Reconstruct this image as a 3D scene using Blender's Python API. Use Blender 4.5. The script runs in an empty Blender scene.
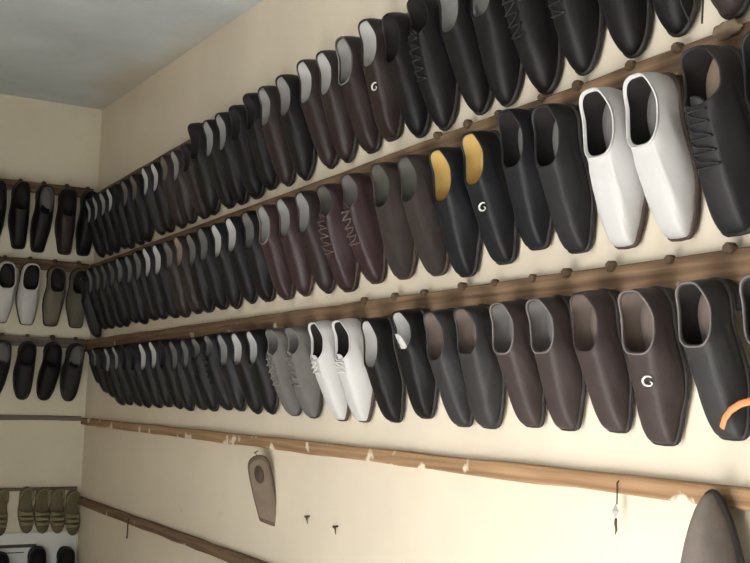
import bpy, bmesh, math, random
from mathutils import Vector, Matrix, Euler
random.seed(7)
sc = bpy.context.scene
COL = sc.collection
PI = math.pi
R = math.radians

# ------------------------------------------------------------------ materials
def mat(name, color, rough=.6, spec=.4, nscale=0, namt=0.0, bump=0.0, bscale=120, vary=0.0, sheen=0.0):
    m = bpy.data.materials.new(name); m.use_nodes = True
    nt = m.node_tree; n = nt.nodes; l = nt.links
    b = n['Principled BSDF']
    b.inputs['Roughness'].default_value = rough
    b.inputs['Specular IOR Level'].default_value = spec
    b.inputs['Base Color'].default_value = (*color, 1)
    if sheen: b.inputs['Sheen Weight'].default_value = sheen
    tc = n.new('ShaderNodeTexCoord')
    if namt:
        t = n.new('ShaderNodeTexNoise'); t.inputs['Scale'].default_value = nscale; t.inputs['Detail'].default_value = 4
        l.new(tc.outputs['Object'], t.inputs['Vector'])
        mx = n.new('ShaderNodeMix'); mx.data_type = 'RGBA'
        mx.inputs['A'].default_value = (*[c*(1-namt) for c in color], 1)
        mx.inputs['B'].default_value = (*[min(1, c*(1+namt)) for c in color], 1)
        l.new(t.outputs['Fac'], mx.inputs['Factor'])
        l.new(mx.outputs['Result'], b.inputs['Base Color'])
    if bump:
        t2 = n.new('ShaderNodeTexNoise'); t2.inputs['Scale'].default_value = bscale; t2.inputs['Detail'].default_value = 3
        l.new(tc.outputs['Object'], t2.inputs['Vector'])
        bp = n.new('ShaderNodeBump'); bp.inputs['Strength'].default_value = bump; bp.inputs['Distance'].default_value = .002
        l.new(t2.outputs['Fac'], bp.inputs['Height']); l.new(bp.outputs['Normal'], b.inputs['Normal'])
    return m

def wall_material(name, color, dirt, blotch):
    """distempered plaster: large soft blotches, fine grain, a few chipped specks"""
    m = bpy.data.materials.new(name); m.use_nodes = True
    nt = m.node_tree; n = nt.nodes; l = nt.links
    b = n['Principled BSDF']; b.inputs['Roughness'].default_value = .85; b.inputs['Specular IOR Level'].default_value = .2
    tc = n.new('ShaderNodeTexCoord')
    t = n.new('ShaderNodeTexNoise'); t.inputs['Scale'].default_value = 2.2; t.inputs['Detail'].default_value = 5; t.inputs['Roughness'].default_value = .6
    l.new(tc.outputs['Object'], t.inputs['Vector'])
    r = n.new('ShaderNodeValToRGB')
    r.color_ramp.elements[0].position = .32; r.color_ramp.elements[1].position = .68
    r.color_ramp.elements[0].color = (*[c*(1-blotch) for c in color], 1); r.color_ramp.elements[1].color = (*color, 1)
    l.new(t.outputs['Fac'], r.inputs['Fac'])
    t2 = n.new('ShaderNodeTexNoise'); t2.inputs['Scale'].default_value = 14; t2.inputs['Detail'].default_value = 6
    l.new(tc.outputs['Object'], t2.inputs['Vector'])
    r2 = n.new('ShaderNodeValToRGB'); r2.color_ramp.elements[0].position = .66; r2.color_ramp.elements[1].position = .78
    r2.color_ramp.elements[0].color = (0, 0, 0, 1); r2.color_ramp.elements[1].color = (.35, .35, .35, 1)
    l.new(t2.outputs['Fac'], r2.inputs['Fac'])
    mx = n.new('ShaderNodeMix'); mx.data_type = 'RGBA'
    l.new(r2.outputs['Color'], mx.inputs['Factor']); l.new(r.outputs['Color'], mx.inputs['A']); mx.inputs['B'].default_value = (*dirt, 1)
    l.new(mx.outputs['Result'], b.inputs['Base Color'])
    t3 = n.new('ShaderNodeTexNoise'); t3.inputs['Scale'].default_value = 9; t3.inputs['Detail'].default_value = 6
    l.new(tc.outputs['Object'], t3.inputs['Vector'])
    bp = n.new('ShaderNodeBump'); bp.inputs['Strength'].default_value = .25; bp.inputs['Distance'].default_value = .012
    l.new(t3.outputs['Fac'], bp.inputs['Height']); l.new(bp.outputs['Normal'], b.inputs['Normal'])
    return m

def wood_material(name, dark, light, chips, chip_at=.64):
    """weathered batten: grain along the length, flakes of old wall paint"""
    m = bpy.data.materials.new(name); m.use_nodes = True
    nt = m.node_tree; n = nt.nodes; l = nt.links
    b = n['Principled BSDF']; b.inputs['Roughness'].default_value = .75; b.inputs['Specular IOR Level'].default_value = .25
    tc = n.new('ShaderNodeTexCoord'); mp = n.new('ShaderNodeMapping'); mp.inputs['Scale'].default_value = (1.5, 40, 40)
    l.new(tc.outputs['Object'], mp.inputs['Vector'])
    t = n.new('ShaderNodeTexNoise'); t.inputs['Scale'].default_value = 2.5; t.inputs['Detail'].default_value = 5
    l.new(mp.outputs['Vector'], t.inputs['Vector'])
    r = n.new('ShaderNodeValToRGB'); r.color_ramp.elements[0].position = .3; r.color_ramp.elements[1].position = .72
    r.color_ramp.elements[0].color = (*dark, 1); r.color_ramp.elements[1].color = (*light, 1)
    l.new(t.outputs['Fac'], r.inputs['Fac'])
    t2 = n.new('ShaderNodeTexNoise'); t2.inputs['Scale'].default_value = 11; t2.inputs['Detail'].default_value = 5
    l.new(tc.outputs['Object'], t2.inputs['Vector'])
    r2 = n.new('ShaderNodeValToRGB'); r2.color_ramp.elements[0].position = chip_at; r2.color_ramp.elements[1].position = chip_at+.04
    l.new(t2.outputs['Fac'], r2.inputs['Fac'])
    mx = n.new('ShaderNodeMix'); mx.data_type = 'RGBA'
    l.new(r2.outputs['Color'], mx.inputs['Factor']); l.new(r.outputs['Color'], mx.inputs['A']); mx.inputs['B'].default_value = (*chips, 1)
    l.new(mx.outputs['Result'], b.inputs['Base Color'])
    bp = n.new('ShaderNodeBump'); bp.inputs['Strength'].default_value = .4; bp.inputs['Distance'].default_value = .003
    l.new(t.outputs['Fac'], bp.inputs['Height']); l.new(bp.outputs['Normal'], b.inputs['Normal'])
    return m

M = {}
M['wall'] = wall_material('cream_distemper', (.70, .62, .50), (.42, .33, .23), .10)
M['wall_short'] = wall_material('cream_distemper_old', (.66, .61, .485), (.42, .35, .24), .10)
M['ceiling'] = wall_material('whitewash', (.56, .60, .61), (.40, .37, .32), .22)
M['floor'] = mat('cement_floor', (.50, .50, .49), .8, .3, 6, .2)
M['rail'] = wood_material('old_batten', (.085, .05, .03), (.23, .145, .085), (.42, .36, .27), .68)
M['rail_tan'] = wood_material('tan_batten', (.21, .12, .06), (.40, .25, .14), (.66, .58, .45), .60)
M['rail_grey'] = wood_material('grey_batten', (.11, .09, .075), (.22, .18, .15), (.36, .33, .28), .66)
M['peg'] = mat('peg_wood', (.10, .065, .04), .8, .2, 60, .4)
M['frame'] = mat('door_frame_paint', (.30, .22, .15), .6)
# leathers
M['black'] = mat('black_leather', (.0070, .0062, .0066), .5, .22, 30, .25, .15, 260)
M['blueblack'] = mat('blue_black_leather', (.0090, .0094, .0115), .5, .25, 30, .25, .15, 260)
M['charcoal'] = mat('charcoal_leather', (.0155, .0148, .0158), .55, .28, 30, .25, .2, 220)
M['darkbrown'] = mat('dark_brown_leather', (.0200, .0125, .0118), .48, .30, 24, .3, .2, 220)
M['brown'] = mat('brown_leather', (.040, .028, .0265), .55, .30, 24, .3, .2, 220)
M['greyblack'] = mat('grey_black_leather', (.026, .0243, .025), .55, .30, 24, .3, .2, 220)
M['umber'] = mat('umber_suede', (.032, .0245, .022), .8, .2, 40, .3, .3, 300)
M['maroon'] = mat('maroon_leather', (.030, .0155, .0170), .45, .32, 24, .3, .2, 220)
M['greysuede'] = mat('grey_suede', (.125, .117, .112), .9, .15, 40, .15, .3, 320)
M['white'] = mat('white_leather', (.47, .458, .452), .45, .45, 16, .05, .12, 160)
M['taupe'] = mat('taupe_leather', (.13, .11, .08), .6, .35, 24, .2, .2, 220)
M['olive'] = mat('olive_leather', (.10, .095, .065), .6, .35, 24, .2, .2, 220)
M['greyworn'] = mat('worn_grey_hide', (.17, .145, .125), .85, .2, 22, .35, .4, 120)
# linings / insoles
M['l_white'] = mat('white_lining', (.44, .43, .42), .8, .2, 30, .12)
M['l_pale'] = mat('pale_grey_lining', (.27, .262, .255), .8, .2, 30, .15)
M['l_grey'] = mat('grey_lining', (.15, .142, .138), .8, .2, 30, .2)
M['l_brown'] = mat('brown_lining', (.155, .122, .105), .8, .2, 30, .2)
M['l_olive'] = mat('grey_green_lining', (.10, .10, .085), .8, .2, 30, .2)
M['l_black'] = mat('black_lining', (.022, .019, .019), .8, .2, 30, .2)
M['l_yellow'] = mat('yellow_lining', (.50, .355, .13), .75, .2, 22, .14)
M['l_tan'] = mat('tan_lining', (.26, .19, .14), .8, .2, 30, .2)
M['sole'] = mat('rubber_sole', (.018, .015, .014), .6, .35)
M['sole_tan'] = mat('leather_sole', (.10, .065, .04), .6, .35)
M['sole_brown'] = mat('brown_sole_edge', (.05, .03, .022), .6, .35)
M['bind_pale'] = mat('pale_binding', (.14, .125, .12), .6, .3)
M['lace_black'] = mat('black_cord', (.015, .014, .014), .8)
M['lace_brown'] = mat('brown_cord', (.12, .085, .08), .8)
M['lace_grey'] = mat('grey_cord', (.19, .18, .17), .8)
M['lace_white'] = mat('white_cord', (.66, .64, .62), .8)
M['metal'] = mat('nickel', (.80, .78, .76), .3, .6)
M['metal'].node_tree.nodes['Principled BSDF'].inputs['Metallic'].default_value = .35
M['iron'] = mat('rusty_iron', (.10, .075, .055), .6, .4)
M['iron'].node_tree.nodes['Principled BSDF'].inputs['Metallic'].default_value = .5
M['orange'] = mat('orange_webbing', (.72, .24, .10), .65, .3, 60, .12)
M['board'] = mat('white_board_paint', (.62, .64, .64), .6, .3, 6, .06)
M['ink'] = mat('black_ink', (.04, .045, .04), .6)
M['straw'] = mat('olive_straw', (.235, .20, .115), .8, .2, 70, .35, .4, 200)
M['straw_dark'] = mat('dark_olive_strap', (.115, .098, .055), .7, .3, 70, .3)
M['cork'] = mat('worn_insole', (.165, .125, .095), .85, .2, 18, .3)
M['cork_dark'] = mat('worn_insole_stain', (.07, .05, .04), .85, .2)
M['rim_brown'] = mat('brown_rim', (.085, .06, .045), .7, .3)
M['cloth'] = mat('dusty_cloth', (.22, .165, .11), .95, .1, 40, .35, .5, 90)

# ------------------------------------------------------------------ mesh helpers
def link(name, me, parent=None, m=None):
    o = bpy.data.objects.new(name, me); COL.objects.link(o)
    if parent: o.parent = parent
    if m: me.materials.append(m)
    return o

def mesh_from(name, verts, faces, smooth=True):
    me = bpy.data.meshes.new(name)
    me.from_pydata([tuple(v) for v in verts], [], faces)
    bm = bmesh.new(); bm.from_mesh(me)
    bmesh.ops.remove_doubles(bm, verts=bm.verts, dist=1e-6)
    bmesh.ops.recalc_face_normals(bm, faces=bm.faces)
    bm.to_mesh(me); bm.free()
    if smooth:
        for p in me.polygons: p.use_smooth = True
    return me

def boxes(name, bs, bevel=0.0):
    bm = bmesh.new()
    for (x0, y0, z0, x1, y1, z1) in bs:
        r = bmesh.ops.create_cube(bm, size=1)
        for v in r['verts']:
            v.co = Vector(((x0+x1)/2+v.co.x*(x1-x0), (y0+y1)/2+v.co.y*(y1-y0), (z0+z1)/2+v.co.z*(z1-z0)))
    if bevel:
        bmesh.ops.bevel(bm, geom=bm.edges[:], offset=bevel, segments=2, affect='EDGES')
    me = bpy.data.meshes.new(name); bm.to_mesh(me); bm.free(); return me

def tube_data(pts, rad, seg=8, closed=False, flat=1.0):
    """sweep; returns verts, faces"""
    pts = [Vector(p) for p in pts]; n = len(pts); V = []; F = []
    up = None
    for i, p in enumerate(pts):
        a = pts[(i-1) % n] if (closed or i > 0) else p
        b = pts[(i+1) % n] if (closed or i < n-1) else p
        t = (b-a).normalized()
        if up is None:
            up = Vector((0, -1, 0)) if abs(t.y) < .9 else Vector((1, 0, 0))
        up = (up - t*up.dot(t)).normalized(); sd = t.cross(up)
        r = rad[i] if isinstance(rad, (list, tuple)) else rad
        for k in range(seg):
            q = 2*PI*k/seg
            V.append(p + up*(r*math.cos(q)*flat) + sd*(r*math.sin(q)))
    m = n if closed else n-1
    for i in range(m):
        for k in range(seg):
            a = i*seg+k; b = i*seg+(k+1) % seg; j = (i+1) % n
            F.append((a, b, j*seg+(k+1) % seg, j*seg+k))
    if not closed:
        F.append(tuple(range(seg))[::-1]); F.append(tuple((n-1)*seg+k for k in range(seg)))
    return V, F

def tubes(name, lst, seg=8):
    V = []; F = []
    for t in lst:
        v, f = tube_data(t[0], t[1], seg, *(t[2:]))
        o = len(V); V += v; F += [tuple(i+o for i in q) for q in f]
    me = bpy.data.meshes.new(name); me.from_pydata([tuple(v) for v in V], [], F)
    for p in me.polygons: p.use_smooth = True
    return me

def tag(o, label, cat, group=None):
    o['label'] = label; o['category'] = cat
    if group: o['group'] = group
    return o

def empty(name, loc, label, cat, group=None):
    o = bpy.data.objects.new(name, None); COL.objects.link(o); o.location = loc
    o.empty_display_size = .05
    return tag(o, label, cat, group)

def struct(name, me, m):
    o = link(name, me, None, m); o['kind'] = 'structure'; return o

# ------------------------------------------------------------------ the shoe
def lerp(a, b, t): return a+(b-a)*t
def smooth(a, b, x):
    t = min(1, max(0, (x-a)/(b-a))); return t*t*(3-2*t)
def curve(keys, x):
    for (a, va), (b, vb) in zip(keys, keys[1:]):
        if x <= b:
            t = (x-a)/(b-a); t = t*t*(3-2*t)*.5+t*.5
            return va+(vb-va)*t
    return keys[-1][1]

class Shoe:
    """Local frame: heel at z=0, toe at z=-L, ground side y=0, top towards -y."""
    N = 56; MR = 14
    def __init__(s, L=.28, toe='chisel', front=.43, laced=False, apron=False, seam=False, wide=1.0, buckle=False, tongue=False, rim=False, mirror=1, dangle=False, short=False):
        s.__dict__.update(L=L, toe=toe, front=front, laced=laced, apron=apron, seam=seam, wide=wide, mirror=mirror, buckle=buckle, tongue=tongue, rim=rim, dangle=dangle, short=short)
        s.tn, s.tt, s.tw = {'chisel': (4.5, .10, .0275), 'square': (3.6, .13, .032), 'round': (2.3, .30, .037), 'point': (5.0, .09, .0235), 'taper': (1.9, .60, .036)}[toe]
    def hw(s, l):
        b = curve([(0, .0345), (.14, .0378), (.34, .0368), (.54, .0450), (.68, .0435), (.82, lerp(.0400, .0355, s.toe in ('chisel', 'point'))), (1.0, s.tw)], l)*s.wide
        if l < .17: b *= max(0, 1-((.17-l)/.17)**2.3)**(1/2.3)
        if l > 1-s.tt: b *= max(0, 1-((l-1+s.tt)/s.tt)**s.tn)**(1/s.tn)
        return b
    def cen(s, l): return .007*smooth(.3, 1, l)-.003*math.sin(PI*min(1, l*1.1))
    def top(s, l): return curve([(0, .029), (.22, .027), (.45, .016), (.65, .009), (.85, .010), (1, .014)], l)
    def P(s, x, l, h): return Vector((x*s.mirror, -h, -l*s.L))
    def base(s, ph, grow=0.0):
        l = ((1+math.cos(ph))/2)**1.18
        x = math.sin(ph); sg = 1 if x >= 0 else -1
        w = max(0, s.hw(l)+grow*min(1, abs(x)*3))
        ll = l + grow/s.L*math.cos(ph)*(1 if abs(math.cos(ph)) > .6 else 0)
        return sg*w+s.cen(l), ll, l
    def T(s, ph):
        c = math.cos(ph); sn = math.sin(ph)
        lf = s.front
        cc = c if c < 0 else c**.62          # nearly straight front edge
        l = .012+(lf-.012)*(1+cc)/2
        ox = .0365*s.wide
        x = (1 if sn >= 0 else -1)*ox*abs(sn)**.62+s.cen(l)
        h = .087-.015*smooth(-1, -.1, c)+.006*smooth(.0, 1, c)+(.006 if s.laced else 0)*smooth(.3, 1, c)
        if s.front < .36: h += .004*smooth(0, 1, c)
        return x, l, h
    def S(s, ph, v):
        bx, bl, l0 = s.base(ph); bh = s.top(l0)
        tx, tl, th = s.T(ph)
        a = smooth(-.15, .95, math.cos(ph))
        sd = math.sin(ph)
        # side / heel handles
        o1 = .0055*(1-.3*a)
        c1 = (bx+o1*sd, bl+.012*max(0, -math.cos(ph))*-1+a*.012, bh+lerp(.024, .026, a))
        c2s = (tx+.0065*sd, tl-.014*max(0, -math.cos(ph)), th-.020)
        k = .50
        c2f = (lerp(tx, bx, k)*1.02, lerp(tl, bl, k), th-.017-.008*abs(sd))
        c2 = tuple(lerp(p, q, a) for p, q in zip(c2s, c2f))
        B = (bx, bl, bh); T = (tx, tl, th); w = 1-v
        q = [w**3*B[i]+3*w*w*v*c1[i]+3*w*v*v*c2[i]+v**3*T[i] for i in range(3)]
        q[2] += s.bumpf(ph, v)
        return s.P(*q)
    def bumpf(s, ph, v):
        p = (ph+PI) % (2*PI)-PI; d = 0
        if s.apron and abs(p) < 1.5:
            fade = 1-smooth(1.2, 1.5, abs(p))
            d += .0022*smooth(.36, .42, v)*(1-smooth(.42, .60, v))*fade
        if s.seam:
            for p0 in (.56, -.56):
                d += .0038*math.exp(-((p-p0)/.08)**2)*smooth(.05, .2, v)*(1-smooth(.85, 1, v))
        if s.laced:
            d += .0020*(1-smooth(.42, .5, abs(p)))*smooth(*((.74, .80) if s.short else (.52, .58)), v)
        # vamp crease where the foot bends
        if abs(p) < .9: d -= .0012*math.exp(-((v-.62)/.05)**2)*(1-smooth(.5, .9, abs(p)))
        return d
    def loop(s, f, n=None):
        n = n or s.N
        return [f(2*PI*k/n) for k in range(n)]
    def grid(s, name, rows, cap=None):
        n = len(rows[0]); V = [v for r in rows for v in r]; F = []
        for i in range(len(rows)-1):
            for k in range(n):
                F.append((i*n+k, i*n+(k+1) % n, (i+1)*n+(k+1) % n, (i+1)*n+k))
        if cap == 'end': F.append(tuple((len(rows)-1)*n+k for k in range(n)))
        if cap == 'both': F += [tuple((len(rows)-1)*n+k for k in range(n)), tuple(range(n))[::-1]]
        return mesh_from(name, V, F)
    def build(s):
        out = {}
        rows = [s.loop(lambda p, v=v: s.S(p, v)) for v in [i/s.MR for i in range(s.MR+1)]]
        # rolled edge to the inside of the opening
        def inn(ph, dx, dh):
            x, l, h = s.T(ph); c = s.cen(l)
            return s.P(c+(x-c)*(1-dx), lerp(l, .012+(s.front-.012)/2, dx), h+dh)
        rows += [s.loop(lambda p: inn(p, .03, .0016)), s.loop(lambda p: inn(p, .07, .0012)), s.loop(lambda p: inn(p, .09, -.003))]
        out['upper'] = s.grid('upper', rows)
        # lining down to the insole board
        def inb(ph):
            l = .016+(.60-.016)*(1+math.cos(ph))/2
            w = (s.hw(l)-.004)
            return s.cen(l)+(1 if math.sin(ph) >= 0 else -1)*w*abs(math.sin(ph))**.75, l, s.top(l)+.004
        def lin(ph, v):
            tx, tl, th = s.T(ph); c = s.cen(tl)
            t = (c+(tx-c)*.91, lerp(tl, .012+(s.front-.012)/2, .09), th-.003)
            b = inb(ph)
            g = 4*v*(1-v)*.003*math.sin(ph)
            return s.P(lerp(t[0], b[0], v**.8)+g, lerp(t[1], b[1], v), lerp(t[2], b[2], v))
        out['lining'] = s.grid('lining', [s.loop(lambda p, v=v: lin(p, v)) for v in [i/6 for i in range(7)]])
        def ins(ph, k, dh):
            x, l, h = inb(ph); c = s.cen(l)
            return s.P(c+(x-c)*k, lerp(l, .30, 1-k), h+dh)
        out['insole'] = s.grid('insole', [s.loop(lambda p: ins(p, .99, -.001)), s.loop(lambda p: ins(p, .97, .001)), s.loop(lambda p: ins(p, .6, .0012))], 'end')
        # sole
        def sol(ph, g, dh):
            x, l, l0 = s.base(ph, g)
            return s.P(x, l, max(0.0, s.top(l0)-.008+dh))
        out['sole'] = s.grid('sole', [s.loop(lambda p: sol(p, .0015, 0)), s.loop(lambda p: sol(p, .0040, .001)), s.loop(lambda p: sol(p, .0044, .005)), s.loop(lambda p: sol(p, .0034, .0085)), s.loop(lambda p: sol(p, -.004, .009))], 'both')
        # heel block
        pts = []
        for i in range(25):
            ph = PI*.66+(2*PI-2*PI*.66)*i/24
            x, l, l0 = s.base(ph, .002); pts.append((x, min(l, .25), l0))
        rows = []
        for h, g in ((0, .97), (.002, 1.0), (.012, .985), (None, 1.0)):
            rows.append([s.P(s.cen(l)+(x-s.cen(l))*g, l, (s.top(l0)-.0075) if h is None else h) for x, l, l0 in pts])
        out['heel'] = s.grid('heel', rows, 'both')
        if s.rim:
            out['topline_binding'] = tubes('topline_binding', [(s.loop(lambda p: inn(p, .02, .0012)), .0021, True)], 6)
        if s.laced:
            def sp(p, v, d=.0028):
                q = s.S(p, v); q.y -= d; return q
            L = []
            for v in ((.86, .92, .97) if s.short else (.66, .74, .82, .90, .97)):
                L.append(([sp(lerp(-.36, .36, i/8), v+.012*math.sin(PI*i/8)) for i in range(9)], .0016))
            for v in ((.86, .91) if s.short else (.66, .74, .82, .90)):
                L.append(([sp(lerp(-.34, .34, i/8), lerp(v, v+.08, i/8), .0040) for i in range(9)], .0015))
            a = sp(.1, .97, .006)
            if s.dangle:
                for dx, ln in ((-.014, .195), (.004, .18), (.016, .205)):
                    L.append(([a+Vector((0, -.004, 0)), a+Vector((dx*.7, -.02, -.06)), a+Vector((dx, -.014, -.14)), a+Vector((dx*1.5, -.006, -.165)), a+Vector((dx*.8, .0, -ln))], .0016))
            out['laces'] = tubes('laces', L, 6)
        if s.laced or s.tongue:
            # tongue: a padded tab standing up out of the throat
            V = []; F = []; n1, n2 = 7, 7
            up = .018 if s.short else .016 if s.laced else .045
            for side in (0, 1):
                for i in range(n1):
                    t = i/(n1-1)
                    x0, l0, h0 = s.T(0)
                    l = lerp(l0+.05, l0-up/s.L*1.0, t); h = h0-.010+.018*t**.8+(.010*t*t if s.tongue and not s.laced else 0)
                    for k in range(n2):
                        u = lerp(-1, 1, k/(n2-1))
                        w = .0165*(1-.25*t)*(1-(.25*u*u if t > .9 else 0))
                        ll = l+(.010*u*u if t > .8 else 0)
                        V.append(s.P(s.cen(l)+u*w, ll, h-.005*u*u-.0035*side))
            A = n1*n2
            for i in range(n1-1):
                for k in range(n2-1):
                    a = i*n2+k; F += [(a, a+1, a+n2+1, a+n2), (A+a+n2, A+a+n2+1, A+a+1, A+a)]
            for k in range(n2-1):
                F += [(k, A+k, A+k+1, k+1), ((n1-1)*n2+k, (n1-1)*n2+k+1, A+(n1-1)*n2+k+1, A+(n1-1)*n2+k)]
            for i in range(n1-1):
                F += [(i*n2, (i+1)*n2, A+(i+1)*n2, A+i*n2), (i*n2+n2-1, A+i*n2+n2-1, A+(i+1)*n2+n2-1, (i+1)*n2+n2-1)]
            out['tongue'] = mesh_from('tongue', V, F)
        if s.buckle:
            c = s.S(.22*s.mirror, .80)
            nrm = Vector((0, -1, 0))
            pts = []
            for i in range(15):
                q = lerp(R(52), R(305), i/14)
                pts.append(c+Vector((.0125*math.cos(q), 0, .0085*math.sin(q)))+nrm*.0035)
            st = [.0012+.0012*math.sin(PI*i/14) for i in range(15)]
            tail = [c+Vector((.0085, -.0035, -.0062)), c+Vector((.0090, -.0038, -.0030)), c+Vector((.0045, -.0038, -.0012))]
            out['buckle'] = tubes('buckle', [(pts, st), (tail, .0014)], 6)
        return out

MESH = {}
def shoe_meshes(style, mirror):
    key = (style, mirror)
    if key not in MESH:
        kw = dict(
            slip=dict(toe='chisel', front=.44),
            sliprim=dict(toe='chisel', front=.42, rim=True),
            loafer=dict(toe='square', front=.40, apron=True, wide=1.02),
            round=dict(toe='round', front=.42, apron=False),
            lace=dict(toe='square', front=.33, laced=True),
            laceround=dict(toe='round', front=.33, laced=True),
            lacelong=dict(toe='chisel', front=.34, laced=True),
            dangle=dict(toe='round', front=.33, laced=True, dangle=True),
            white=dict(toe='point', front=.45, seam=True, rim=True, wide=1.04),
            whitelace=dict(toe='point', front=.40, laced=True, rim=True, short=True),
            wideslip=dict(toe='chisel', front=.49),
            taper=dict(toe='taper', front=.44),
            tongue=dict(toe='chisel', front=.38, tongue=True),
            buckle=dict(toe='chisel', front=.42, buckle=True, rim=False),
            bucklerim=dict(toe='chisel', front=.42, buckle=True, rim=True, wide=1.03),
        )[style]
        MESH[key] = Shoe(mirror=mirror, **kw).build()
    return MESH[key]

KIND_NAME = dict(slip='slip_on_shoe', sliprim='slip_on_shoe', loafer='loafer', round='slip_on_shoe', lace='lace_up_shoe', laceround='lace_up_shoe', lacelong='lace_up_shoe',
                 dangle='lace_up_shoe', white='slip_on_shoe', wideslip='slip_on_shoe', taper='slip_on_shoe', whitelace='lace_up_shoe', tongue='slip_on_shoe', buckle='buckle_shoe', bucklerim='buckle_shoe')
PROTO = {}
def prototype(style, mirror):
    """one shoe of a kind, with its parts; the copies share its mesh data"""
    key = (style, mirror)
    if key not in PROTO:
        root = bpy.data.objects.new(KIND_NAME[style], None); root.empty_display_size = .05
        kids = []
        for part, me in shoe_meshes(style, mirror).items():
            if not me.materials: me.materials.append(M['black'])
            o = bpy.data.objects.new(part, me); o.parent = root
            o.material_slots[0].link = 'OBJECT'
            kids.append(o)
        PROTO[key] = (root, kids)
    return PROTO[key]

def place_shoe(style, mirror, loc, rot, scale, mats, label, group, cat='shoe', wx=1.0):
    root0, kids0 = prototype(style, mirror)
    r = root0.copy(); COL.objects.link(r)
    r.matrix_world = Matrix.Translation(loc) @ rot.to_matrix().to_4x4() @ Matrix.Diagonal((scale*wx, scale, scale, 1))
    tag(r, label, cat, group)
    for k in kids0:
        c = k.copy(); COL.objects.link(c); c.parent = r
        c.matrix_parent_inverse = Matrix.Identity(4)
        nm = k.name.split('.')[0]
        c.material_slots[0].link = 'OBJECT'
        c.material_slots[0].material = M[mats[nm]]
        if nm == 'lining' and mats['lining'] in LNAME and False: pass
        if nm == 'insole': c['label'] = ILAB[mats['insole']]
        if nm == 'lining': c['label'] = ILAB[mats['lining']].replace('insole', 'lining')
        if nm == 'buckle': c['label'] = 'bright curved metal ornament'
        if nm == 'topline_binding' and mats['topline_binding'] == 'bind_pale': c['label'] = 'pale edge binding'
    return r

LNAME = dict(l_white='white', l_pale='pale grey', l_grey='grey', l_brown='brown', l_olive='grey-green', l_black='black', l_yellow='yellow', l_tan='tan')
ILAB = {k: v+' insole' for k, v in LNAME.items()}
UNAME = dict(black='black', blueblack='blue-black', charcoal='charcoal', darkbrown='dark brown', brown='dark brown', greyblack='charcoal', umber='umber suede', maroon='maroon', greysuede='grey suede', white='white', taupe='taupe', olive='olive', greyworn='worn grey')
TNAME = dict(slip='slip-on', sliprim='slip-on', loafer='loafer', round='slip-on', lace='lace-up', laceround='lace-up', lacelong='long lace-up', dangle='lace-up',
             white='pointed slip-on', wideslip='slip-on', taper='slip-on', whitelace='lace-up', tongue='slip-on', buckle='buckled slip-on', bucklerim='buckled slip-on')
ORD = 'first second third fourth fifth sixth seventh eighth ninth tenth eleventh twelfth thirteenth fourteenth fifteenth sixteenth seventeenth eighteenth nineteenth twentieth'.split()
ORD += ['twenty-'+o for o in ORD[:9]]+['thirtieth']+['thirty-'+o for o in ORD[:9]]

def mats_for(up, li, ins=None, style='slip', lace=None, bind=None):
    soles = {'white': 'sole_brown', 'greysuede': 'sole', 'taupe': 'sole', 'olive': 'sole', 'maroon': 'sole_brown', 'darkbrown': 'sole', 'brown': 'sole', 'umber': 'sole_brown'}
    return dict(upper=up, lining=li, insole=ins or li, sole=soles.get(up, 'sole'), heel='sole', topline_binding=bind or up,
                laces=lace or {'white': 'lace_white', 'greysuede': 'lace_grey', 'maroon': 'lace_brown'}.get(up, 'lace_black'),
                tongue=li if style == 'tongue' else up, buckle='metal')

# ------------------------------------------------------------------ room shell (corner of the two shoe walls = origin)
def cz(x): return 2.848-.040*x            # the ceiling sags a little along the long wall
XF, YN = 7.0, -2.15
DX0, DX1, DZ = 3.30, 4.80, 2.02          # doorway to the street, in the wall behind the camera
struct('wall_right', boxes('wall_right', [(-.15, 0, -.05, XF+.15, .15, 3.0)]), M['wall'])
struct('wall_left', boxes('wall_left', [(-.15, YN-.15, -.05, 0, 0, 3.0)]), M['wall_short'])
struct('wall_front', boxes('wall_front', [(XF, YN-.15, -.05, XF+.15, 0, 3.0)]), M['wall_short'])
struct('wall_near', boxes('wall_near', [(0, YN-.15, -.05, DX0, YN, 3.0), (DX1, YN-.15, -.05, XF, YN, 3.0), (DX0, YN-.15, DZ, DX1, YN, 3.0)]), M['wall_short'])
struct('door_1', boxes('door_1', [(DX0, YN-.15, 0, DX0+.06, YN+.02, DZ), (DX1-.06, YN-.15, 0, DX1, YN+.02, DZ), (DX0+.06, YN-.15, DZ-.06, DX1-.06, YN+.02, DZ)]), M['frame'])
struct('floor', boxes('floor', [(-.15, YN-2.5, -.15, XF+.15, .15, 0)]), M['floor'])
V = []
n = 14
for i in range(n+1):
    x = lerp(-.15, XF+.15, i/n)
    V += [(x, .15, cz(x)), (x, YN-.15, cz(x)), (x, .15, cz(x)+.12), (x, YN-.15, cz(x)+.12)]
F = []
for i in range(n):
    a = 4*i; b = a+4
    F += [(a, a+1, b+1, b), (a+2, b+2, b+3, a+3), (a, b, b+2, a+2), (a+1, a+3, b+3, b+1)]
F += [(0, 2, 3, 1), (4*n, 4*n+1, 4*n+3, 4*n+2)]
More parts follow.
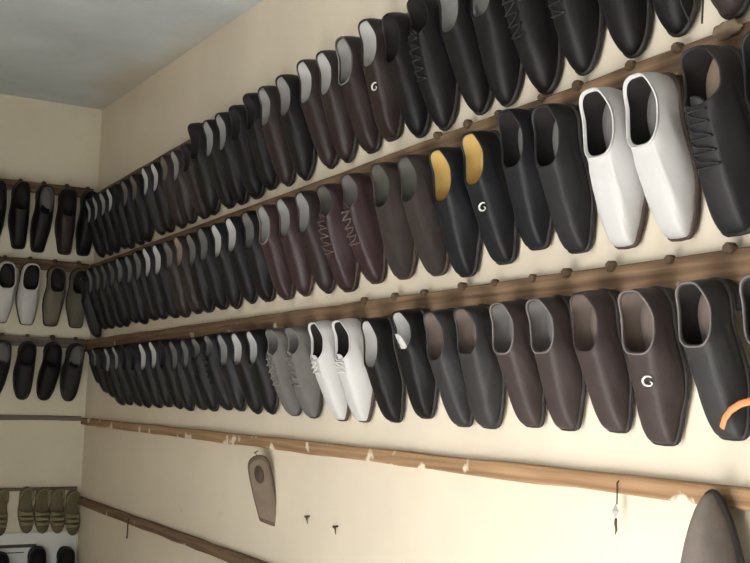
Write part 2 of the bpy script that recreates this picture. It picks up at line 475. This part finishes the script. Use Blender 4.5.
# damp stain along the edge over the corner
nt = M['ceiling'].node_tree; n_ = nt.nodes; l_ = nt.links
bs = n_['Principled BSDF']; src = bs.inputs['Base Color'].links[0].from_socket
tc = n_.new('ShaderNodeTexCoord'); sx = n_.new('ShaderNodeSeparateXYZ'); l_.new(tc.outputs['Object'], sx.inputs[0])
tn = n_.new('ShaderNodeTexNoise'); tn.inputs['Scale'].default_value = 3.5; tn.inputs['Detail'].default_value = 5; l_.new(tc.outputs['Object'], tn.inputs['Vector'])
def mth(op, a, b):
    m_ = n_.new('ShaderNodeMath'); m_.operation = op; m_.use_clamp = False
    for k_, v_ in enumerate((a, b)):
        if isinstance(v_, (int, float)): m_.inputs[k_].default_value = v_
        else: l_.new(v_, m_.inputs[k_])
    return m_.outputs[0]
edge = mth('ADD', mth('MULTIPLY', sx.outputs['Y'], 3.2), mth('MULTIPLY', tn.outputs['Fac'], 1.5))
edge = mth('SUBTRACT', edge, mth('MULTIPLY', mth('ABSOLUTE', mth('SUBTRACT', sx.outputs['X'], .7), 0), .55))
rp = n_.new('ShaderNodeValToRGB'); rp.color_ramp.elements[0].position = .0; rp.color_ramp.elements[1].position = .55
rp.color_ramp.elements[1].color = (.8, .8, .8, 1); l_.new(edge, rp.inputs['Fac'])
mxs = n_.new('ShaderNodeMix'); mxs.data_type = 'RGBA'; l_.new(rp.outputs['Color'], mxs.inputs['Factor']); l_.new(src, mxs.inputs['A']); mxs.inputs['B'].default_value = (.50, .43, .34, 1)
l_.new(mxs.outputs['Result'], bs.inputs['Base Color'])
struct('ceiling', mesh_from('ceiling', V, F, False), M['ceiling'])

# ------------------------------------------------------------------ rails
RT = [2.432, 2.095, 1.745, 1.386, 1.029]   # tops of the battens
RD = .022
def rail(name, z, h, x0, x1, m, label, wall, pegs=(), depth=RD, pegm='peg'):
    """batten nailed to a wall; slightly uneven along its length; pegs are parts"""
    root = empty(name, (0, 0, z), label, 'rail')
    n = max(2, int((x1-x0)/.12)); V = []; F = []
    rnd = random.Random(int(z*1000)+len(wall))
    for i in range(n+1):
        x = lerp(x0, x1, i/n); a = rnd.uniform(-.0016, .0016); b = rnd.uniform(-.002, .002)
        ring = [(x, 0, a), (x, -depth+.003, a), (x, -depth, a-.003), (x, -depth, -h+b+.003), (x, -depth+.003, -h+b), (x, 0, -h+b)]
        V += ring
    for i in range(n):
        for k in range(6):
            a = 6*i+k; b = 6*i+(k+1) % 6
            F.append((a, b, b+6, a+6))
    F += [tuple(range(6)), tuple(6*n+k for k in range(6))[::-1]]
    link('batten', mesh_from('batten', V, F, False), root, m)
    for px in pegs:
        w = rnd.uniform(.008, .012); t = rnd.uniform(.006, .012); d = rnd.uniform(.006, .012)
        V = []; ns = 8
        for (yy, g) in ((-depth+.004, 1.05), (-depth-d*.7, 1.0), (-depth-d, .75)):
            for k in range(ns):
                q = 2*PI*k/ns+.3
                V.append((px+w*g*math.cos(q), yy, t-.010+w*g*math.sin(q)*.9))
        F = [(r*ns+k, r*ns+(k+1) % ns, (r+1)*ns+(k+1) % ns, (r+1)*ns+k) for r in range(2) for k in range(ns)]
        F += [tuple(range(ns))[::-1], tuple(2*ns+k for k in range(ns))]
        link('peg', mesh_from('peg', V, F, False), root, M[pegm])
    if wall == 'left': root.rotation_euler = (0, 0, R(90))
    return root

# ------------------------------------------------------------------ shoes on the long wall: (s, style, upper, lining, insole, extra)
ROW1 = [
 (.21, 'slip', 'black', 'l_pale'), (.33, 'slip', 'black', 'l_pale'), (.445, 'round', 'black', 'l_pale'), (.555, 'round', 'black', 'l_white'),
 (.665, 'slip', 'black', 'l_black'), (.78, 'slip', 'black', 'l_brown'), (.90, 'round', 'black', 'l_brown'), (1.05, 'slip', 'charcoal', 'l_white'), (1.165, 'slip', 'black', 'l_white'),
 (1.28, 'loafer', 'darkbrown', 'l_brown'), (1.395, 'slip', 'darkbrown', 'l_pale'), (1.51, 'loafer', 'darkbrown', 'l_black'), (1.625, 'round', 'black', 'l_black', None, dict(dz=.022, sc=1.06)),
 (1.75, 'slip', 'black', 'l_pale'), (1.865, 'slip', 'black', 'l_pale'), (1.98, 'loafer', 'black', 'l_black'), (2.095, 'loafer', 'black', 'l_black', None, dict(dz=.008)), (2.21, 'round', 'darkbrown', 'l_pale'),
 (2.335, 'round', 'black', 'l_pale', None, dict(dz=.006)), (2.475, 'round', 'darkbrown', 'l_white', None, dict(dz=.012)), (2.59, 'round', 'darkbrown', 'l_white', None, dict(dz=.006)),
 (2.705, 'sliprim', 'darkbrown', 'l_pale', None, dict(dz=.008)), (2.82, 'buckle', 'darkbrown', 'l_white', None, dict(dz=.015)), (2.935, 'round', 'black', 'l_black'), (3.05, 'laceround', 'black', 'l_black'),
 (3.17, 'round', 'black', 'l_pale'), (3.285, 'round', 'black', 'l_pale'), (3.402, 'laceround', 'black', 'l_black'), (3.524, 'laceround', 'black', 'l_black'), (3.64, 'round', 'black', 'l_brown'), (3.757, 'round', 'black', 'l_brown'),
 (3.866, 'dangle', 'brown', 'l_brown', None, dict(dz=.006)),
]
ROW2 = [
 (.20, 'slip', 'charcoal', 'l_black', None, dict(dz=-.03)), (.315, 'slip', 'black', 'l_grey'), (.43, 'slip', 'black', 'l_olive'), (.545, 'slip', 'black', 'l_olive'), (.655, 'round', 'black', 'l_olive'),
 (.765, 'round', 'black', 'l_grey'), (.90, 'slip', 'black', 'l_grey'), (1.01, 'slip', 'black', 'l_grey'), (1.13, 'slip', 'black', 'l_white'), (1.25, 'slip', 'black', 'l_white'),
 (1.375, 'loafer', 'darkbrown', 'l_grey'), (1.49, 'loafer', 'darkbrown', 'l_tan'), (1.61, 'slip', 'black', 'l_grey'), (1.725, 'slip', 'black', 'l_grey'), (1.85, 'round', 'black', 'l_white'), (1.97, 'round', 'black', 'l_white'),
 (2.10, 'slip', 'black', 'l_grey'), (2.225, 'sliprim', 'maroon', 'l_pale'), (2.355, 'round', 'maroon', 'l_pale'), (2.48, 'round', 'darkbrown', 'l_pale'),
 (2.61, 'lacelong', 'maroon', 'l_olive'), (2.74, 'lacelong', 'maroon', 'l_grey'), (2.89, 'loafer', 'umber', 'l_olive'), (3.015, 'loafer', 'umber', 'l_olive'),
 (3.145, 'slip', 'blueblack', 'l_yellow', None, dict(dz=-.008)), (3.265, 'buckle', 'blueblack', 'l_yellow'), (3.39, 'slip', 'blueblack', 'l_black', 'l_grey', dict(dz=.012)), (3.50, 'slip', 'charcoal', 'l_black', 'l_grey'),
 (3.635, 'white', 'white', 'l_black', 'l_grey'), (3.748, 'white', 'white', 'l_black', 'l_grey', dict(dz=-.006)), (3.875, 'lacelong', 'charcoal', 'l_black', 'l_tan', dict(sc=1.05)), (3.99, 'slip', 'blueblack', 'l_black', 'l_grey'),
]
ROW3 = [
 (.26, 'slip', 'charcoal', 'l_black', None, dict(sc=.62)), (.385, 'slip', 'black', 'l_grey', None, dict(sc=.8)), (.51, 'slip', 'black', 'l_black', None, dict(sc=.86)), (.635, 'slip', 'black', 'l_pale'), (.755, 'slip', 'black', 'l_pale'),
 (.875, 'round', 'black', 'l_black'), (.99, 'round', 'black', 'l_black'), (1.115, 'slip', 'black', 'l_white'), (1.235, 'slip', 'black', 'l_white'), (1.35, 'round', 'black', 'l_black'), (1.465, 'slip', 'black', 'l_grey'),
 (1.58, 'slip', 'black', 'l_grey'), (1.69, 'lace', 'black', 'l_grey'), (1.805, 'lace', 'blueblack', 'l_grey'), (1.92, 'slip', 'blueblack', 'l_pale'), (2.04, 'round', 'black', 'l_white'), (2.155, 'round', 'black', 'l_white'),
 (2.295, 'lace', 'greysuede', 'l_grey', 'l_black'), (2.43, 'lace', 'greysuede', 'l_grey', 'l_black'), (2.58, 'whitelace', 'white', 'l_black', None, dict(dz=.004, sc=1.03)), (2.71, 'whitelace', 'white', 'l_black', None, dict(dz=.004, sc=1.03)),
 (2.85, 'wideslip', 'black', 'l_white'), (2.99, 'tongue', 'black', 'l_white', None, dict(dz=.012)), (3.125, 'slip', 'greyblack', 'l_brown'), (3.240, 'loafer', 'greyblack', 'l_brown'), (3.365, 'sliprim', 'brown', 'l_grey'), (3.478, 'sliprim', 'brown', 'l_grey'),
 (3.602, 'slip', 'brown', 'l_brown'), (3.727, 'bucklerim', 'brown', 'l_brown', None, dict(sc=1.04)), (3.852, 'sliprim', 'greyblack', 'l_black', 'l_brown'), (3.975, 'sliprim', 'greyblack', 'l_black', 'l_grey'),
]
ROWS = [ROW1, ROW2, ROW3]
RNAME = ['top', 'middle', 'bottom']
Z0 = [2.402, 2.052, 1.698]
SC = [1.035, .965, .870]
LAB = {}   # (row, index) -> hand written label
LAB[(0, 12)] = 'tall black boot-like shoe standing highest above the far half of the top rail'
LAB[(0, 22)] = 'dark brown slip-on with white lining and small curved metal ornament, top rail'
LAB[(0, 31)] = 'brown lace-up with long untied laces dangling at the near end of the top rail'
LAB[(1, 25)] = 'blue-black slip-on with yellow lining and a bright curved ornament on its vamp'
LAB[(1, 24)] = 'plain blue-black slip-on with yellow lining, corner-side shoe of the yellow-lined pair'
LAB[(1, 28)] = 'white pointed slip-on, corner-side shoe of the large white pair on the middle rail'
LAB[(1, 29)] = 'white pointed slip-on beside the charcoal lace-up, nearer shoe of the large white pair'
LAB[(1, 30)] = 'charcoal lace-up with tan insole, next to the large white pair on the middle rail'
LAB[(1, 20)] = 'maroon lace-up with grey-green lining, corner-side shoe of the maroon pair'
LAB[(1, 21)] = 'maroon lace-up with grey lining, nearer shoe of the maroon pair'
LAB[(1, 22)] = 'umber suede loafer beside the maroon lace-up pair on the middle rail'
LAB[(1, 23)] = 'umber suede loafer beside the yellow-lined blue-black pair on the middle rail'
LAB[(2, 17)] = 'grey suede lace-up, corner-side shoe of the grey pair on the bottom rail'
LAB[(2, 18)] = 'grey suede lace-up beside the white lace-up pair on the bottom rail'
LAB[(2, 19)] = 'white lace-up next to the grey suede pair on the bottom rail'
LAB[(2, 20)] = 'white lace-up with the white-lined black slip-on beside it on the bottom rail'
LAB[(2, 21)] = 'black slip-on with white lining and no tongue, beside the white lace-up pair'
LAB[(2, 22)] = 'black slip-on with white lining and a white tongue flap on the bottom rail'
LAB[(2, 27)] = 'plain dark brown slip-on with brown lining, beside the one with the bright ornament'
LAB[(2, 28)] = 'large dark brown slip-on with pale-edged opening and bright ornament on the bottom rail'
LAB[(2, 29)] = 'charcoal slip-on with the orange strap across its toe, bottom rail'
LAB[(2, 30)] = 'charcoal slip-on at the near end of the bottom rail, past the orange strap'
LM = {0: [(12, 'the boot-like shoe'), (22, 'the ornament shoe'), (31, 'the dangling laces')],
      1: [(8, 'the white-lined pair'), (20, 'the maroon lace-ups'), (21, 'the maroon lace-ups'), (24, 'the yellow-lined pair'), (25, 'the yellow-lined pair'), (28, 'the white pair'), (29, 'the white pair')],
      2: [(17, 'the grey pair'), (18, 'the grey pair'), (19, 'the white pair'), (20, 'the white pair'), (22, 'the white-tongued shoe'), (28, 'the bright ornament')]}
def auto_label(r, i, style, up, li):
    if (r, i) in LAB: return LAB[(r, i)]
    base = f"{UNAME[up]} {TNAME[style]} with {LNAME[li]} lining, "
    best = None
    for j, ph in LM[r]:
        d = i-j
        if 0 < abs(d) <= 5 and (best is None or abs(d) < abs(best[0])): best = (d, ph)
    if best:
        d, ph = best
        return base+f"{ORD[abs(d)-1]} {'nearer than' if d > 0 else 'cornerward of'} {ph}, {RNAME[r]} long-wall rail"
    return base+f"{ORD[i]} from corner, long wall {RNAME[r]} rail"

for r, row in enumerate(ROWS):
    rnd = random.Random(40+r)
    pair = -1
    for i, e in enumerate(row):
        s_, style, up, li = e[:4]
        ins = e[4] if len(e) > 4 else None
        ex = e[5] if len(e) > 5 else {}
        mirror = 1 if i % 2 else -1
        bind = 'bind_pale' if style in ('sliprim', 'bucklerim') else None
        low = r == 0 and s_ < 1.56
        k = SC[r]*(.91 if low else 1)*ex.get('sc', 1)*rnd.uniform(.985, 1.01)
        z = Z0[r]-(.028 if low else 0)+ex.get('dz', 0)+rnd.uniform(-.004, .004)
        y0 = RD+.0016+.078*max(0, z-RT[r]+(.042, .050, .055)[r])
        a = math.asin(min(.5, (y0-.004)/(.28*k)))
        rot = Euler((a, R(rnd.uniform(-1.2, 1.2)), R(ex.get('rz', rnd.uniform(-2, 2)))), 'XYZ')
        place_shoe(style, mirror, Vector((s_, -y0, z)), rot, k, mats_for(up, li, ins, style, None, bind), auto_label(r, i, style, up, li), f'shoes on the {RNAME[r]} rail of the long wall', wx=(.95, 1, 1.06)[r])
    rail('shoe_rail', RT[r], (.042, .050, .055)[r], .02, XF, M['rail'], f'old brown wooden batten with pegs carrying the {RNAME[r]} row of shoes on the long wall', 'right',
         [e[0]+rnd.uniform(-.006, .014) for e in row if r and e[0] > (2.9, 2.9, 2.6)[r]])

# lower battens of the long wall
rail('wall_batten', RT[3], .033, .0, XF, M['rail_tan'], 'bare tan batten with flaked paint below the three rows of shoes on the long wall', 'right', depth=.018)
rail('wall_batten', RT[4], .036, .02, XF, M['rail'], 'lowest brown batten on the long wall, with no shoes hanging on it', 'right', depth=.018)

# ------------------------------------------------------------------ shoes on the short wall
LROWS = [
 [(-.465, 'slip', 'black', 'l_black'), (-.36, 'slip', 'black', 'l_black'), (-.255, 'slip', 'black', 'l_grey'), (-.15, 'slip', 'darkbrown', 'l_black'), (-.052, 'slip', 'black', 'l_black')],
 [(-.405, 'white', 'white', 'l_black'), (-.295, 'white', 'white', 'l_black'), (-.183, 'slip', 'taupe', 'l_black'), (-.075, 'slip', 'olive', 'l_black')],
 [(-.395, 'round', 'black', 'l_grey'), (-.285, 'round', 'charcoal', 'l_black'), (-.175, 'round', 'black', 'l_black'), (-.068, 'round', 'charcoal', 'l_grey')],
]
LZ = [2.438, 2.075, 1.722]
LS = [1.08, .98, .93]
LPH = [['at the frame edge', 'fourth from the corner', 'third from the corner', 'second from the corner', 'in the very corner'],
       ['farther from the corner', 'beside the taupe shoe', 'between white and olive shoes', 'nearest the corner'],
       ['at the frame edge', 'third from the corner', 'second from the corner', 'nearest the corner']]
for r, row in enumerate(LROWS):
    rnd = random.Random(70+r)
    for i, (y, style, up, li) in enumerate(row):
        mirror = 1 if i % 2 else -1
        k = LS[r]*rnd.uniform(.985, 1.01)
        z = LZ[r]+rnd.uniform(-.004, .004)
        y0 = RD+.0036+.085*max(0, z-(2.455, 2.100, 1.748)[r]+.045)
        a = math.asin((y0-.004)/(.28*k))
        tilt = (0, 0, R(2.5))[r]+R(rnd.uniform(-1, 1))
        if r == 2: tilt = (R(4), R(3), R(3), R(5.5))[i]
        loc = Vector((y0, y, z))
        rot = (Matrix.Rotation(R(90), 3, 'Z') @ Euler((a, tilt, 0), 'XYZ').to_matrix()).to_euler()
        place_shoe(style, mirror, loc, rot, k, mats_for(up, li, None, style), f"{UNAME[up]} {TNAME[style]} with {LNAME[li]} lining {LPH[r][i]}, short wall {RNAME[r]} rail", f'shoes on the {RNAME[r]} rail of the short wall', wx=(.86, 1, 1)[r])
for r, m in ((0, 'rail'), (1, 'rail'), (2, 'rail_grey')):
    rail('shoe_rail', (2.455, 2.100, 1.748)[r], .045, YN+.01, -.024, M[m], f'old wooden batten carrying the {RNAME[r]} row of shoes on the short wall', 'left', [e[0] for e in LROWS[r]])
rail('wall_batten', 1.392, .022, YN+.01, -.02, M['rail_grey'], 'thin bare batten below the three rows of shoes on the short wall', 'left', depth=.014)

# ------------------------------------------------------------------ straw sandals low on the short wall
rail('sandal_rail', 1.070, .014, YN+.01, -.02, M['rail_grey'], 'short wall batten with a row of olive sandals hanging on it', 'left', depth=.014)
def sandal_meshes():
    sh = Shoe(L=.205, toe='round', wide=.74)
    def lp(g, h): 
        out = []
        for k in range(40):
            x, l, l0 = sh.base(2*PI*k/40, g); out.append(sh.P(x, l, h))
        return out
    o = {'sole': sh.grid('sole', [lp(-.001, 0), lp(.001, .002), lp(.001, .011), lp(-.002, .013)], 'both')}
    st = []
    for (l0, l1, hh) in ((.52, .60, .030), (.64, .70, .030), (.76, .80, .026)):
        for sg in (1, -1):
            pts = []
            for i in range(13):
                t = i/12; l = lerp(l0, l1, t) if sg > 0 else lerp(l1, l0, t)
                w = sh.hw(l); q = PI*t
                pts.append(sh.P(sh.cen(l)-w*math.cos(q), l, .009+hh*math.sin(q)**.7))
            st.append((pts, .0055, False, .35))
    o['straps'] = tubes('straps', st, 8)
    pts = []
    for i in range(17):
        q = PI*i/16
        pts.append(sh.P(math.cos(q)*.025, .30-.285*math.sin(q)**.6, .010+.040*math.sin(q)))
    o['heel_strap'] = tubes('heel_strap', [(pts, .005, False, .4)], 8)
    return o
SM = sandal_meshes()
SM['sole'].materials.append(M['straw_dark']); SM['straps'].materials.append(M['straw']); SM['heel_strap'].materials.append(M['straw'])
sproto = bpy.data.objects.new('sandal', None); skids = [bpy.data.objects.new(k, v) for k, v in SM.items()]
for y, z, ti, ph in ((-.350, 1.068, 3, 'farthest from the corner, apart from the others'), (-.246, 1.075, -1, 'fourth from the corner'), (-.176, 1.072, -1, 'third from the corner'), (-.108, 1.070, -1, 'second from the corner'), (-.040, 1.058, -1, 'in the very corner')):
    o = sproto.copy(); COL.objects.link(o)
    o.location = (.0155, y, z); o.rotation_euler = (Matrix.Rotation(R(90), 3, 'Z') @ Euler((R(2.5), R(ti), 0)).to_matrix()).to_euler()
    tag(o, f'olive woven sandal hanging above the white board, {ph}', 'sandal', 'sandals low on the short wall')
    for k in skids:
        c = k.copy(); COL.objects.link(c); c.parent = o

# white board under the sandals, with two printed lines, and black shoes in front of it
bd = empty('white_board', (0, -.30, .56), 'white painted board with dark printed lines fixed under the olive sandals', 'board')
link('panel', boxes('panel', [(0, -.42, 0, .014, .288, .312)], .002), bd, M['board'])
link('printed_line', boxes('printed_line', [(.0138, -.36, .247, .0152, .112, .262)]), bd, M['ink'])
link('printed_line', boxes('printed_line', [(.0138, -.36, .224, .0152, .06, .2285)]), bd, M['ink'])
for i, (y, z, ti, ph) in enumerate(((-.345, .795, 4, 'on its own'), (-.190, .812, -2, 'farther of two from the corner'), (-.062, .806, 2, 'nearer of two to the corner'))):
    rot = (Matrix.Rotation(R(90), 3, 'Z') @ Euler((R(.2), R(ti), 0)).to_matrix()).to_euler()
    place_shoe('round', 1 if i % 2 else -1, Vector((.0175, y, z)), rot, .90, mats_for('black', 'l_black', None, 'round'), f'black shoe in front of the white board, {ph}', 'shoes in front of the white board')

# ------------------------------------------------------------------ loose things on the long wall
# worn slipper sole hanging edge-on below the bare batten
t = empty('slipper_sole', (2.035, -.012, 1.335), 'worn brown slipper sole hanging below the bare batten on the long wall', 'slipper')
out = []
for k in range(40):
    q = 2*PI*k/40; c, s_ = math.cos(q), math.sin(q)
    l = .5+.5*c
    w = curve([(0, .030), (.3, .034), (.6, .033), (1, .0285)], l)
    if l < .16: w *= max(0, 1-((.16-l)/.16)**2.2)**(1/2.2)
    if l > .93: w *= max(0, 1-((l-.93)/.07)**6)**(1/6)
    x = (1 if s_ >= 0 else -1)*w
    out.append((x, -l*.185-(.034*(x+.03)/.06*smooth(.55, 1, l))))
def ring(g, y): return [Vector((x*g, y, (z+.10)*g-.10)) for x, z in out]
sh = Shoe()
link('sole', sh.grid('sole', [ring(.97, 0), ring(1, -.003), ring(1, -.011), ring(.94, -.013)], 'both'), t, M['rim_brown'])
link('footbed', sh.grid('footbed', [ring(.88, -.0125), ring(.86, -.0145), ring(.4, -.0150)], 'end'), t, M['cork'])
pat = [Vector((.014*math.cos(q)-.002, 0, -.055+.026*math.sin(q))) for q in [2*PI*k/24 for k in range(24)]]
link('heel_pad', sh.grid('heel_pad', [[p+Vector((0, -.0140, 0)) for p in pat], [p+Vector((0, -.0160, 0)) for p in pat]], 'end'), t, M['cork_dark'])
V_ = tubes('nail', [([(-.004, .03, .010), (-.004, -.014, .008)], .0016), ([(-.004, -.004, .010), (.000, -.006, -.006), (.004, -.006, -.010)], .0012)], 6)
link('hanger', V_, t, M['iron'])
t.rotation_euler = Euler((R(3), R(-13), R(52)), 'XYZ')
t.location = (2.13, -.046, 1.335)

# pendant hanging on a thread from the bare batten
t = empty('metal_pendant', (3.612, -.021, 1.372), 'small diamond-shaped metal pendant hanging on a thread from the bare batten', 'pendant')
link('thread', tubes('thread', [([(0, .004, .004), (0, -.001, 0), (.0005, -.001, -.020), (0, -.001, -.036)], .0012)], 6), t, M['lace_black'])
V = [(0, -.004, -.034), (.0085, -.004, -.047), (0, -.004, -.060), (-.0085, -.004, -.047), (0, -.0075, -.047), (0, .001, -.047)]
link('plate', mesh_from('plate', V, [(0, 1, 4), (1, 2, 4), (2, 3, 4), (3, 0, 4), (1, 0, 5), (2, 1, 5), (3, 2, 5), (0, 3, 5)], False), t, mat('dull_tin', (.33, .31, .28), .45, .5))
link('tail', tubes('tail', [([(0, -.003, -.059), (-.001, -.003, -.068), (.002, -.004, -.078), (-.001, -.004, -.086)], [.0022, .0028, .0020, .0008])], 6), t, M['iron'])

# small hook under the lowest batten
t = link('wire_hook', tubes('wire_hook', [([(0, .0, .030), (0, -.022, .028), (0, -.022, -.020), (.004, -.024, -.045), (.010, -.028, -.040)], .0026)], 6), None, M['iron'])
t.location = (.83, -.0005, .985); tag(t, 'small iron wire hook hanging from the lowest batten near the corner', 'hook')

# nails left in the plaster
for x, z, ph in ((2.39, 1.188, 'rusty nail stub in the plaster nearer the slipper sole'), (2.555, 1.180, 'rusty nail stub in the plaster farther from the slipper sole')):
    t = link('nail', tubes('nail', [([(0, .01, 0), (0, -.010, -.001), (.001, -.012, -.002)], [.0025, .0025, .005]), ([(-.004, -.006, -.004), (.002, -.007, -.020)], [.0025, .001])], 8), None, M['iron'])
    t.location = (x, 0, z); tag(t, ph, 'nail')

# orange strap over the toe of the charcoal slip-on
import math as _m
pts = [(3.872, -.052, 1.474), (3.882, -.057, 1.488), (3.896, -.060, 1.500), (3.913, -.060, 1.509), (3.94, -.058, 1.516), (3.965, -.058, 1.519), (3.99, -.058, 1.518), (4.02, -.058, 1.514), (4.05, -.060, 1.508)]
t = link('orange_strap', tubes('orange_strap', [(pts, .0055, False, .45)], 8), None, M['orange'])
tag(t, 'orange woven strap lying across the toe of a charcoal slip-on', 'strap')

# toe-up worn shoes low on the near end of the long wall
for x, z, ti, k, ph in ((3.852, 1.377, 0, 1.10, 'worn grey shoe hanging toe up in front of the bare batten'), (3.992, 1.335, 3, 1.0, 'worn grey shoe hanging toe up at the photo edge, beside the other toe-up shoe')):
    rot = (Euler((R(1.0), R(ti), 0), 'XYZ').to_matrix() @ Matrix.Rotation(PI, 3, 'Y')).to_euler()
    L = .28*k
    place_shoe('taper', 1, Vector((x, -.026, z-L)), rot, k, mats_for('greyworn', 'l_brown', None, 'taper'), ph, 'toe-up shoes below the racks')

# dusty cloth knot pushed behind the peg above the charcoal lace-up
def blob(name, r, seed, sx, sy, sz):
    bm = bmesh.new(); bmesh.ops.create_icosphere(bm, subdivisions=4, radius=r)
    from mathutils import noise
    for v in bm.verts:
        n_ = noise.fractal(v.co*55+Vector((seed, 0, 0)), 1.0, 2.0, 4)
        v.co *= 1+.35*n_
        v.co = Vector((v.co.x*sx, v.co.y*sy, v.co.z*sz))
    me = bpy.data.meshes.new(name); bm.to_mesh(me); bm.free()
    for p in me.polygons: p.use_smooth = True
    return me
t = link('cloth_knot', blob('cloth_knot', .018, 3.1, 1.5, .8, .8), None, M['cloth'])
t.location = (3.872, -.030, 2.090); tag(t, 'dusty tan cloth knot on the middle rail above the charcoal lace-up', 'cloth')

# ------------------------------------------------------------------ daylight
w = bpy.data.worlds.new('world'); sc.world = w; w.use_nodes = True
w.node_tree.nodes['Background'].inputs['Color'].default_value = (.75, .85, 1, 1)
w.node_tree.nodes['Background'].inputs['Strength'].default_value = 1.0
ld = bpy.data.lights.new('doorway_daylight', 'AREA'); ld.shape = 'RECTANGLE'; ld.size = DX1-DX0-.16; ld.size_y = DZ-.12
ld.energy = 23; ld.color = (.97, .985, 1)
lo = bpy.data.objects.new('doorway_daylight', ld); COL.objects.link(lo)
lo.location = ((DX0+DX1)/2, YN-.02, (DZ-.06)/2); lo.rotation_euler = (R(90), 0, 0)   # shines into the room (+y)

sd = bpy.data.lights.new('sun', 'SUN'); sd.energy = 66; sd.angle = R(.6); sd.color = (1, .98, .95)
so = bpy.data.objects.new('sun', sd); COL.objects.link(so); so.location = (6, -6, 5)
el, az = R(45), R(96)
so.rotation_euler = Vector((math.cos(el)*math.cos(az), math.cos(el)*math.sin(az), -math.sin(el))).to_track_quat('-Z', 'Y').to_euler()

# ------------------------------------------------------------------ camera
cd = bpy.data.cameras.new('camera'); co = bpy.data.objects.new('camera', cd); COL.objects.link(co)
cd.sensor_fit = 'HORIZONTAL'; cd.sensor_width = 36; cd.lens = 1070.578*36/750; cd.clip_start = .05
f = Vector((-0.86682153, 0.48622682, 0.11047132)); r_ = Vector((0.49164516, 0.87038173, 0.02684561)); u_ = Vector((0.08309916, -0.07758304, 0.99351668))
mt = Matrix((r_, u_, -f)).transposed().to_4x4(); mt.translation = (5.0155637, -1.29119151, 1.50000418)
co.matrix_world = mt
sc.camera = co
sc.view_settings.view_transform = 'Standard'; sc.view_settings.look = 'None'; sc.view_settings.exposure = 0; sc.view_settings.gamma = 1
sc.view_settings.use_curve_mapping = False
sc.cycles.use_denoising = True
sc.cycles.max_bounces = 12; sc.cycles.diffuse_bounces = 8
